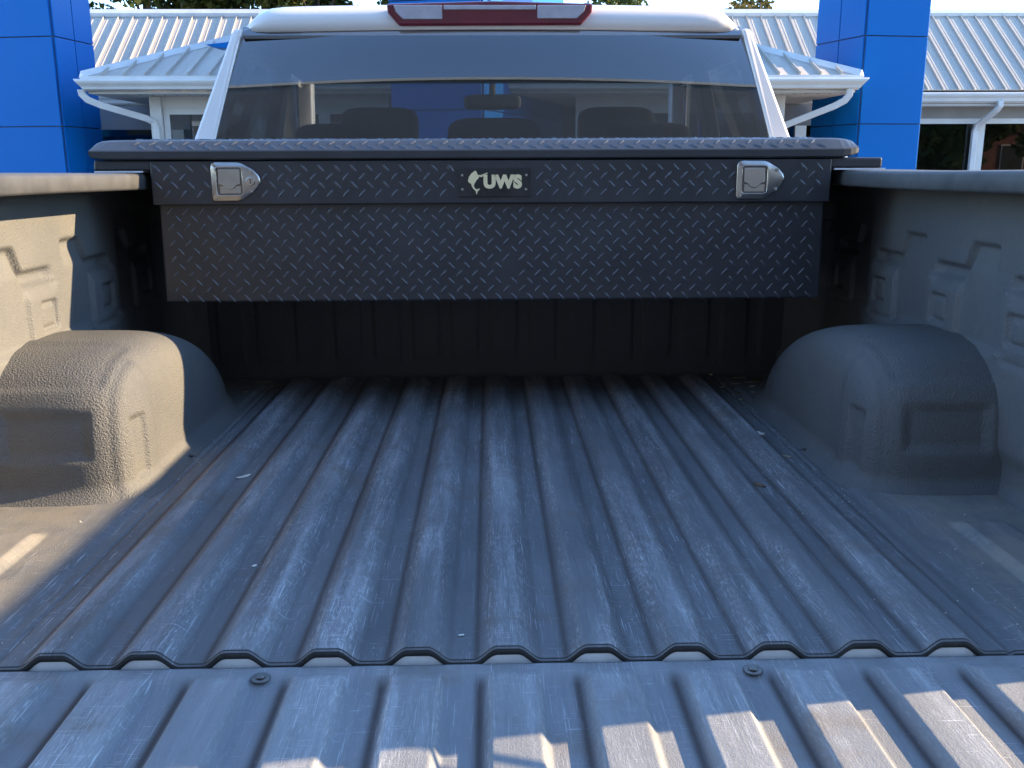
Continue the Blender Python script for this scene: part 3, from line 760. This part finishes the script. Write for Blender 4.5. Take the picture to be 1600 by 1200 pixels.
for i in range(620):
    if i >= 380: x = random.choice((1, 1, -1))*random.gauss(.612, .012); y = random.uniform(.45, 1.45)
    elif i < 150: x = random.choice((-1, 1))*random.uniform(.56, .86); y = random.uniform(.0, .5) if abs(x) > .64 else random.uniform(0, 1.45)
    else: x = random.uniform(-.6, .6); y = random.uniform(0, 1.45)
    s_ = random.choice([.0005, .0007, .0009, .0011, .0016]); zz = fz(x)+.0006
    a = random.uniform(0, 6.28)
    vs = [(x+s_*math.cos(a+k*2.094)*random.uniform(.7, 1.4), y+s_*math.sin(a+k*2.094)*random.uniform(.7, 1.4), zz-.0006) for k in range(3)]+[(x, y, zz+s_)]
    m.add(vs, [(0,1,3),(1,2,3),(2,0,3)])
tag(m.build('grit', 'grit'), 'pale specks of grit scattered over the bed floor', 'grit', kind='stuff')

# ================================================================== BACKGROUND: DEALERSHIP BUILDING
bld = empty('dealership_building', 'low showroom with pale standing seam roof and white gutters behind the truck', 'building', (0, 18, GZ))
EY, EZ = 17.6, 2.02; RY, RZ = 19.8, 3.73; XL, XR = -15.6, 19.0
sl_len = math.hypot(RY-EY, RZ-EZ); un = Vector((0, RY-EY, RZ-EZ))/sl_len; nrm = Vector((0, -(RZ-EZ), RY-EY))/sl_len
PW = .305
def pan_mesh():
    m = MB(); w2 = PW-.004; xs_ = [0, .085, .095, .105, .2, .21, .22, w2]; zs_ = [0, 0, .006, 0, 0, .006, 0, 0]
    vs = []
    for t in (0, sl_len):
        for x, h in zip(xs_, zs_): p = un*t+nrm*h; vs.append((x, p.y, p.z))
    for t in (0, sl_len):
        for x, h in zip(xs_, zs_): p = un*t-nrm*.02; vs.append((x, p.y, p.z))
    n = 8; fs = [(k, k+1, n+k+1, n+k) for k in range(n-1)]+[(2*n+k, 3*n+k, 3*n+k+1, 2*n+k+1) for k in range(n-1)]
    fs += [(k, 2*n+k, 2*n+k+1, k+1) for k in range(n-1)]
    m.add(vs, fs); return m
def seam_mesh():
    m = MB(); a = .008; h = .038
    q = [(-a, -.01), (a, -.01), (a, h), (-a, h)]
    lo = [(x, (nrm*z_).y, (nrm*z_).z) for x, z_ in q]; hi = [(x, (un*sl_len+nrm*z_).y, (un*sl_len+nrm*z_).z) for x, z_ in q]
    m.hexa(lo, hi); return m
npan = int((XR-XL)/PW)
first = None; seam0 = None
for i in range(npan):
    x = XL+i*PW
    if first is None:
        first = pan_mesh().build('roof_panel', 'roof', bld); seam0 = seam_mesh().build('roof_seam', 'roof', bld)
        first.location = Vector(first.location)+Vector((x, EY, EZ)); seam0.location = Vector(seam0.location)+Vector((x, EY, EZ))
        x0_ = x
    else:
        for src in (first, seam0):
            c = src.copy(); COL.objects.link(c); c.parent = bld; c.location = Vector(src.location)+Vector((x-x0_, 0, 0))
m = MB(); m.prism([(RY-.10, RZ-.06), (RY-.11, RZ+.01), (RY-.02, RZ+.10), (RY+.10, RZ+.09), (RY+.12, RZ-.05)], 0, XL, XR); m.build('ridge_cap', 'trimw', bld)
# rear slope, gable walls
m = MB(); m.hexa([(XL,RY,RZ-.10),(XR,RY,RZ-.10),(XR,25.,1.9),(XL,25.,1.9)], [(XL,RY,RZ),(XR,RY,RZ),(XR,25.,2.0),(XL,25.,2.0)]); m.build('rear_roof', 'roof', bld)
m = MB(); m.box(XL+.3, XR-.3, 24.3, 24.6, GZ, 2.0); m.build('rear_wall', 'wallg', bld)
for s in (XL+.3, XR-.5):
    m = MB(); m.box(s, s+.2, 18.1, 24.3, GZ, 1.9); m.build('end_wall', 'wallg', bld)
def gutter(x0, x1, y, z_, par, name='gutter', hh=.22):
    pr = [(y+.10, z_-.02), (y+.0, z_-.02), (y-.13, z_-.02), (y-.15, z_-.05), (y-.14, z_-.085), (y-.10, z_-.13), (y-.085, z_-hh*.85), (y-.02, z_-hh), (y+.10, z_-hh)]
    m = MB(); m.prism(pr, 0, x0, x1); return m.build(name, 'trimw', par, bevel=.006)
gutter(5.0, XR, EY, 1.985, bld); gutter(XL, -5.0, EY, 1.985, bld)
m = MB(); m.box(5.0, XR, EY-.01, 18.2, 1.72, 1.758); m.build('soffit', 'soffit', bld)
m = MB(); m.box(XL, -5.0, EY-.01, 18.2, 1.72, 1.758); m.build('soffit', 'soffit', bld)
# main front wall with windows (y = 18.0)
m = MB(); m.box(XL+.5, XR-.5, 18.0, 18.2, 1.50, 1.72); m.build('wall_band', 'wallg', bld)
m = MB(); m.box(XL+.5, XR-.5, 18.0, 18.2, GZ, GZ+.45); m.build('wall_base', 'wallg', bld)
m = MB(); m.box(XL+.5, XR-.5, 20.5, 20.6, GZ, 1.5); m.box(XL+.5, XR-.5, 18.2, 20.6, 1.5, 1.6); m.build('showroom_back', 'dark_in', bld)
wx = [XL+.5]; 
edges = [-15.1, -13.2, -11.4, -9.6, -7.9, -6.1, -4.2, -2.4, 2.4, 4.3, 6.2, 8.0, 9.80, 11.6, 13.4, 15.2, 17.0, 18.5]
for a, b in zip(edges[:-1], edges[1:]):
    fr = MB(); t_ = .11
    fr.box(a, a+t_, 17.98, 18.08, GZ+.45, 1.50); fr.box(b-t_, b, 17.981, 18.081, GZ+.45, 1.50); fr.box(a+t_, b-t_, 17.985, 18.075, 1.40, 1.50); fr.box(a+t_, b-t_, 17.985, 18.075, GZ+.45, GZ+.55)
    wn_ = fr.build('window', 'trimw', bld)
    p = MB(); p.add([(a+t_, 18.03, GZ+.55), (b-t_, 18.03, GZ+.55), (b-t_, 18.03, 1.40), (a+t_, 18.03, 1.40)], [(0,1,2,3)]); p.build('pane', 'pane', wn_)
# showroom furniture that shows dimly behind the panes
for x, w_, h_ in ((9.0, .5, .9), (11.2, 1.2, 1.0), (12.6, .4, 1.6), (-8.6, .9, 1.1), (-7.2, .3, 1.7)):
    m = MB(); m.box(x-w_, x+w_, 19.4, 19.9, GZ+.13, GZ+h_); m.build('display_counter', 'brick', bld, bevel=.03)
def spout(pts, r=.05, par=None):
    m = MB(); pts = [Vector(p) for p in pts]; vs = []; fs = []
    for i, p in enumerate(pts):
        d = (pts[min(i+1, len(pts)-1)]-pts[max(i-1, 0)]).normalized()
        side = Vector((0, 1, 0)); a = d.cross(side).normalized()
        for u_, v_ in ((-1,-1),(1,-1),(1,1),(-1,1)): vs.append(p+a*r*u_+side*r*.8*v_)
    for i in range(len(pts)-1):
        for k in range(4): fs.append((i*4+k, i*4+(k+1)%4, (i+1)*4+(k+1)%4, (i+1)*4+k))
    fs += [(3,2,1,0), tuple((len(pts)-1)*4+k for k in range(4))]
    m.add(vs, fs); return m.build('downspout', 'trimw', par, bevel=.012)
spout([(9.90, 17.50, 1.80), (9.90, 17.50, 1.70), (9.86, 17.55, 1.62), (9.70, 17.88, 1.36), (9.68, 17.93, 1.25), (9.68, 17.93, GZ+.2)], .055, bld)
# ---- porch with hipped roof
PX0, PX1, PY, PZ = -6.22, 5.80, 14.0, 1.965; TS = math.tan(math.radians(22.5)); PB = 17.9; RUN = 3.4
def porch_panel(x0, x1):
    # front slope, clipped by the two hips
    def tmax(x): return max(0., min(x-PX0, PX1-x, RUN))
    bps = sorted(set([x0, x1]+[b for b in (PX0+RUN, PX1-RUN) if x0 < b < x1]))
    top = [(x, PY+tmax(x), PZ+TS*tmax(x)) for x in bps]; bot = [(x0, PY, PZ), (x1, PY, PZ)]
    up = [p for p in bot]+top[::-1]; n = len(up)
    m = MB(); m.add(up+[(x, y, z_-.03) for x, y, z_ in up], [tuple(range(n)), tuple(range(2*n-1, n-1, -1))]+[(i, (i+1)%n, n+(i+1)%n, n+i) for i in range(n)])
    return m
PWp = .325; x = PX0
while x < PX1-.02:
    x1 = min(x+PWp, PX1)
    porch_panel(x+.003, x1-.003).build('roof_panel', 'roof', bld)
    t_ = max(0., min(x-PX0, PX1-x, RUN))
    if t_ > .12:
        un2 = Vector((0, 1, TS)).normalized(); n2 = Vector((0, -TS, 1)).normalized(); Ls = (t_-.03)/un2.y
        q = [(-.008, -.01), (.008, -.01), (.009, .052), (-.009, .052)]
        m = MB(); m.hexa([tuple(Vector((x+a, PY, PZ))+n2*b) for a, b in q], [tuple(Vector((x+a, PY, PZ))+un2*Ls+n2*b) for a, b in q]); m.build('roof_seam', 'roof', bld)
    x = x1
for s, xc in ((1, PX0), (-1, PX1)):
    a = Vector((xc, PY, PZ)); b = Vector((xc+s*RUN, PY+RUN, PZ+TS*RUN))
    m = MB(); d = (b-a).normalized(); sd = Vector((1, -s, 0)).normalized(); upv = Vector((0, 0, 1))
    q = [(-.085, -.02), (0, .075), (.085, -.02)]
    vs = [tuple(p+sd*u_*(1 if True else 1)+upv*v_) for p in (a, b) for u_, v_ in q]; m.add(vs, [(0,1,4,3),(1,2,5,4),(0,3,5,2),(0,2,1),(3,4,5)]); m.build('hip_cap', 'trimw', bld)
    m = MB(); m.add([(xc, PY, PZ-.001), (xc, PB+.4, PZ-.001), (xc+s*RUN, PB+.4, PZ+TS*RUN), (xc+s*RUN, PY+RUN, PZ+TS*RUN)], [(0,1,2,3)]); m.build('porch_side_roof', 'roof', bld)
m = MB(); m.box(PX0-.0, PX1+.0, PY-.05, PY+.02, PZ-.045, PZ-.005); m.build('drip_edge', 'trimw', bld)
def prism_ends(x0, x1, flare):
    pr = [(PY+.06, PZ-.05), (PY-.12, PZ-.05), (PY-.14, PZ-.08), (PY-.13, PZ-.11), (PY-.09, PZ-.16), (PY-.08, PZ-.20), (PY-.01, PZ-.215), (PY+.06, PZ-.215)]
    fl = [flare*max(0, min(1, (z_-(PZ-.215))/.165)) for y, z_ in pr]; n = len(pr)
    m = MB(); m.add([(x0-f, y, z_) for (y, z_), f in zip(pr, fl)]+[(x1+f, y, z_) for (y, z_), f in zip(pr, fl)], [tuple(range(n)), tuple(range(2*n-1, n-1, -1))]+[(i, (i+1)%n, n+(i+1)%n, n+i) for i in range(n)])
    return m
prism_ends(PX0+.05, PX1-.05, .13).build('gutter', 'trimw', bld, bevel=.006)
for x0, x1 in ((PX0+.03, PX0+.08), (PX1-.08, PX1-.03)):
    m = MB(); m.box(x0-.02, x1+.02, PY+.06, PB, PZ-.215, PZ-.03); m.build('fascia', 'trimw', bld)
m = MB(); m.box(PX0+.08, PX1-.08, PY+.02, PB, PZ-.26, PZ-.222); so_ = m.build('soffit', 'soffit', bld)
m = MB()
for i in range(60):
    x = PX0+.6+i*.19; m.box(x-.012, x+.012, PY+.22, PY+.26, PZ-.264, PZ-.2605)
m.build('soffit_vents', 'rubber', so_)['kind'] = 'stuff'
# porch front: posts, header and glazing between (y = 14.9)
GY = 14.55
def unp(x): return x
for x0, x1 in ((-5.40, -5.22), (4.60, 4.78)):
    m = MB(); m.box(x0, x1, GY-.05, GY+.12, GZ+.13, PZ-.26); m.build('porch_post', 'trimw', bld, bevel=.008)
m = MB(); m.box(-5.22, -1.6, GY, GY+.1, 1.53, PZ-.262); m.build('header', 'trimw', bld)
m = MB(); m.box(1.4, 4.60, GY, GY+.1, 1.53, PZ-.262); m.build('header', 'trimw', bld)
for xs_ in ([-5.21, -3.75, -2.65, -1.6], [1.4, 2.5, 3.6, 4.59]):
    for a, b in zip(xs_[:-1], xs_[1:]):
        fr = MB(); t_ = .09
        fr.box(a, a+t_, GY+.01, GY+.09, GZ+.13, 1.53); fr.box(b-t_, b, GY+.011, GY+.091, GZ+.13, 1.53); fr.box(a+t_, b-t_, GY+.015, GY+.085, 1.43, 1.53); fr.box(a+t_, b-t_, GY+.015, GY+.085, GZ+.13, GZ+.35)
        wn_ = fr.build('window', 'trimw', bld)
        p = MB(); p.add([(a+t_, GY+.05, GZ+.35), (b-t_, GY+.05, GZ+.35), (b-t_, GY+.05, 1.43), (a+t_, GY+.05, 1.43)], [(0,1,2,3)]); p.build('pane', 'pane', wn_)
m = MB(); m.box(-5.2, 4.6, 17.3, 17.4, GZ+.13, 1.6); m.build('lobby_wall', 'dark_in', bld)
# recessed wall left of the posts, with a darker strip of glazing
m = MB(); m.box(-7.6, -5.42, 16.6, 16.7, 1.28, PZ-.27); m.build('recess_header', 'wallg', bld)
m = MB(); m.box(4.80, 6.4, 16.6, 16.7, 1.32, PZ-.27); m.build('recess_header', 'wallg', bld)
spout([(-6.23, PY-.02, PZ-.20), (-6.23, PY, 1.70), (-6.16, PY+.02, 1.62), (-5.98, PY+.08, 1.54), (-5.42, PY+.40, 1.36), (-5.33, PY+.46, 1.30), (-5.30, PY+.47, 1.20), (-5.30, PY+.47, GZ+.2)], .05, bld)
spout([(5.62, PY-.02, PZ-.20), (5.62, PY, 1.66), (5.56, PY+.02, 1.58), (5.42, PY+.08, 1.50), (4.80, PY+.40, 1.24), (4.71, PY+.46, 1.18), (4.69, PY+.47, 1.08), (4.69, PY+.47, GZ+.2)], .05, bld)

# ---- blue clad pillars
def clad(par, A, B, z_joints, vsplit, thick=.03, gap=.016):
    # panels on the vertical face from plan point A to plan point B (outside is to the right of A->B)
    A = Vector((A[0], A[1], 0)); B = Vector((B[0], B[1], 0)); u = (B-A); L = u.length; u.normalize(); n = Vector((u.y, -u.x, 0))
    cuts = [0]+[L*v for v in vsplit]+[L]
    for za, zb in zip(z_joints[:-1], z_joints[1:]):
        for a, b in zip(cuts[:-1], cuts[1:]):
            m = MB(); g_ = gap/2
            q = [A+u*(a+g_), A+u*(b-g_), A+u*(b-g_)+n*thick, A+u*(a+g_)+n*thick]
            m.hexa([(p.x, p.y, za+g_) for p in q], [(p.x, p.y, zb-g_) for p in q]); m.build('panel', 'blue', par, bevel=.005)
def pillar(name, label, C, al, bl_, wl_, wr_, zj, splits, group=None):
    # C: near corner; left face runs from C in direction al for wl_, right face in direction bl_ for wr_
    C = Vector(C); a = Vector((math.cos(al), math.sin(al))); b = Vector((math.cos(bl_), math.sin(bl_)))
    p0, p1, p2, p3 = C+a*wl_, C, C+b*wr_, C+a*wl_+b*wr_
    e = empty(name, label, 'pillar', ((p0.x+p2.x)/2, (p0.y+p2.y)/2, GZ), group)
    m = MB(); m.prism([p0, p1, p2, p3], 2, GZ, zj[-1]-.02); m.build('core', 'joint', e)
    for A, B, sp in ((p0, p1, splits[0]), (p1, p2, splits[1]), (p2, p3, splits[0]), (p3, p0, splits[1])):
        clad(e, A, B, zj, sp)
    return e
ZJ = [GZ+.02, -.10, 1.252, 2.615, 3.98, 5.34, 6.70]
d2r = math.radians
pillar('blue_pillar', 'blue panelled pillar beside the porch end whose downspout is left of the truck cab', (-6.84, 14.6), d2r(180-10), d2r(90-10), 1.9, 1.05, ZJ, ([], [.5]))
pillar('blue_pillar', 'blue panelled pillar between the porch roof and the wide bay of dark windows', (6.04, 14.6), d2r(180-72), d2r(8), 1.22, 1.08, ZJ, ([.5], []))
pillar('entry_tower', 'wide blue panelled entry tower seen through the cab windows', (-.10, 12.9), d2r(180-14), d2r(70), 1.35, 4.2, [GZ+.02, -.1, 1.395, 2.9, 4.3, 5.7, 7.1, 8.5], ([], []))

tw = [o for o in COL.objects if o.name.startswith('entry_tower')][0]
m = MB(); m.prism([(-4.10, 2.335), (-1.30, 2.62), (-1.30, 2.12), (-3.95, 2.29)], 1, 13.3, 13.6); m.build('canopy_fin', 'blue', tw, bevel=.006)

# ================================================================== TREES
def crown_mesh(name, blobs, nleaf, size, mat, seed):
    rs = np.random.RandomState(seed); B = np.array(blobs); k = len(B)
    w_ = B[:, 3]**2; w_ = w_/w_.sum(); idx = rs.choice(k, nleaf, p=w_)
    d = rs.normal(size=(nleaf, 3)); d /= np.linalg.norm(d, axis=1, keepdims=True)
    rr = rs.uniform(.25, 1.06, size=(nleaf, 1))**.5
    p = B[idx, :3]+d*rr*B[idx, 3:4]*np.array([1, 1, .85])
    a = rs.normal(size=(nleaf, 3)); a /= np.linalg.norm(a, axis=1, keepdims=True)
    b = np.cross(a, rs.normal(size=(nleaf, 3))); b /= np.linalg.norm(b, axis=1, keepdims=True)
    s_ = size*rs.uniform(.6, 1.3, size=(nleaf, 1))
    V = np.stack([p-a*s_, p-b*s_*.5, p+a*s_, p+b*s_*.5], 1).reshape(-1, 3)
    V[:, 2] += BZ
    F_ = np.arange(nleaf*4).reshape(-1, 4)
    me = bpy.data.meshes.new(name); me.from_pydata(V.tolist(), [], F_.tolist()); me.materials.append(MT[mat]); return me
def tree(label, x, y, h, rad, mat, seed, nleaf=7000, size=.10, base=.35, group=None, tr=.18):
    rs = random.Random(seed)
    e = empty('tree', label, 'tree', (x, y, GZ), group)
    m = MB(); m.tube([(x, y, GZ), (x+.1, y, GZ+h*.3), (x-.05, y+.1, GZ+h*.6), (x, y, GZ+h*.9)], [tr, tr*.8, tr*.5, tr*.12], 9)
    blobs = []
    for i in range(15):
        t = rs.uniform(base+.08, .95); an = rs.uniform(0, 6.28); r0 = rad*(1-((t-.62)/.5)**2*.75)*rs.uniform(.35, .85)
        c = (x+r0*math.cos(an), y+r0*math.sin(an), GZ+h*t); blobs.append((*c, rad*rs.uniform(.26, .46)))
        st_ = (x, y, GZ+h*max(.25, t-.22)); m.tube([st_, tuple((Vector(st_)+Vector(c))/2+Vector((0, 0, .1))), c], [tr*.3, tr*.18, .02], 5, False)
    m.build('trunk', 'bark', e, True)
    link('crown', crown_mesh('crown', blobs, nleaf, size, mat, seed), e)
    return e
gT = 'trees behind the showroom roof'
lab = 'leafy green tree rising behind the ridge on the downspout side of the cab'
for i, (x, y, h, r_) in enumerate([(-11.8, 26.5, 7.4, 2.2), (-9.2, 25.8, 7.7, 2.1), (-6.8, 27, 7.9, 2.2), (-4.6, 26, 7.5, 2.0), (-2.4, 27, 7.7, 2.1)]):
    tree('leafy green tree behind the showroom ridge, one of the dense row of trees', x, y, h, r_, 'leafA', 20+i, 11000, .12, .3, gT)
tree('yellowish tree behind the roof ridge, standing alone beside the open sky', 7.9, 27.5, 6.75, 1.35, 'leafB', 41, 3200, .10, .4)
tree('green tree top just showing over the ridge behind the brake lamp', 4.2, 27, 6.6, 1.7, 'leafA', 42, 4000, .1, .4)
tree('tree beyond the roof at the open end of the overhead wires', 15.9, 26, 6.9, 1.5, 'leafB', 43, 3500, .1, .4)
# added leaning tree, out of view: its trunk shades the tool box lid
def added_shade_tree():
    e = empty('tree', 'unseen leaning tree added beside the truck bed to shade the tool box lid', 'tree', (1.9, .82, GZ))
    m = MB(); pts = []; rr = []
    for k in range(9):
        z_ = GZ+k*.55; pts.append((1.9, 1.245+.38*(z_-1.07)+.255, z_)); rr.append(.235-.004*k if k else .27)
    m.tube(pts, rr, 20); top = Vector(pts[-1]); blobs = []
    rs = random.Random(5)
    for i in range(10):
        an = rs.uniform(0, 6.28); c = top+Vector((math.cos(an)*rs.uniform(.4, 1.3), math.sin(an)*rs.uniform(.4, 1.3), rs.uniform(.7, 2.4)))
        blobs.append((*c, rs.uniform(.5, .8))); m.tube([tuple(top-Vector((0, 0, .2))), tuple((top+c)/2+Vector((0, 0, .2))), tuple(c)], [.09, .06, .02], 6, False)
    m.build('trunk', 'bark', e, True)
    link('crown', crown_mesh('crown', blobs, 5000, .07, 'leafA', 77), e)
added_shade_tree()

# overhead wires and their poles
for k, (z_, sag) in enumerate(((5.35, .16), (5.18, .18))):
    m = MB(); m.tube([(x, 30+.03*k, z_-sag*(1-((x-14)/10.)**2)+.012*(x-14)) for x in np.linspace(4, 24, 21)], .016, 5)
    tag(m.build('overhead_wire', 'wire', None, True), ['upper of the two overhead wires strung beyond the roof', 'lower of the two overhead wires strung beyond the roof'][k], 'wire', 'overhead wires')
for x in (4.0, 24.0):
    m = MB(); m.tube([(x, 30.02, GZ), (x, 30.02, 5.6)], [.13, .10], 10); m.box(x-.6, x+.6, 29.96, 30.0, 5.28, 5.38)
    tag(m.build('utility_pole', 'bark', None, True), 'wooden utility pole carrying the wires beyond the roof' , 'pole', 'utility poles')

# ================================================================== ACROSS THE LOT, BEHIND THE PHOTOGRAPHER (shows in the panes)
bb = empty('brick_building', 'long red brick building across the lot, mirrored in the showroom panes', 'building', (12, -24, GZ))
m = MB(); m.box(2, 46, -28, -22, GZ, 3.2); m.build('wall', 'brick', bb)
m = MB(); m.box(1.7, 46.3, -28.3, -21.7, 3.2, 3.6); m.build('parapet', 'trimw', bb)
for i in range(14):
    x = 4+i*2.8
    m = MB(); m.box(x, x+1.5, -22.0, -21.96, .2, 1.9); w_ = m.build('window', 'trimw', bb)
    m = MB(); m.box(x+.08, x+1.42, -21.959, -21.95, .28, 1.82); m.build('pane', 'dark_in', w_)
for i, x in enumerate((-36, -31, -26, -21, 20, 25, 30, 35)):
    h = 9.6+1.3*math.sin(i*2.3); y = -14.5-1.6*math.cos(i*1.7)
    tree('broad leafy tree across the lot, mirrored in the showroom panes', x, y, h, 3.4, 'leafA', 60+i, 5000, .24, .10, 'trees across the lot', .25)
sb = empty('added_reflection_building', 'tall plain grey building added out of view across the lot, to be mirrored in the truck rear window', 'building', (0, -15, GZ))  # unseen building added for the two-tone reflection in the rear window
m = MB(); m.box(-15, 15, -20, -12.0, GZ, 11.2); m.build('wall', 'shed', sb)
m = MB(); m.box(-15.15, 15.15, -20.15, -11.85, 11.2, 11.5); m.build('parapet', 'trimw', sb, bevel=.02)
for x in (-11, -5.5, 0, 5.5, 11):
    m = MB(); m.box(x-1.9, x+1.9, -12.0, -11.95, GZ, 2.6); d_ = m.build('roller_door', 'trimw', sb)
    for k in range(7):
        m = MB(); m.box(x-1.8, x+1.8, -11.951, -11.93, GZ+.05+k*.47, GZ+.47+k*.47); m.build('door_slat', 'wallg', d_)
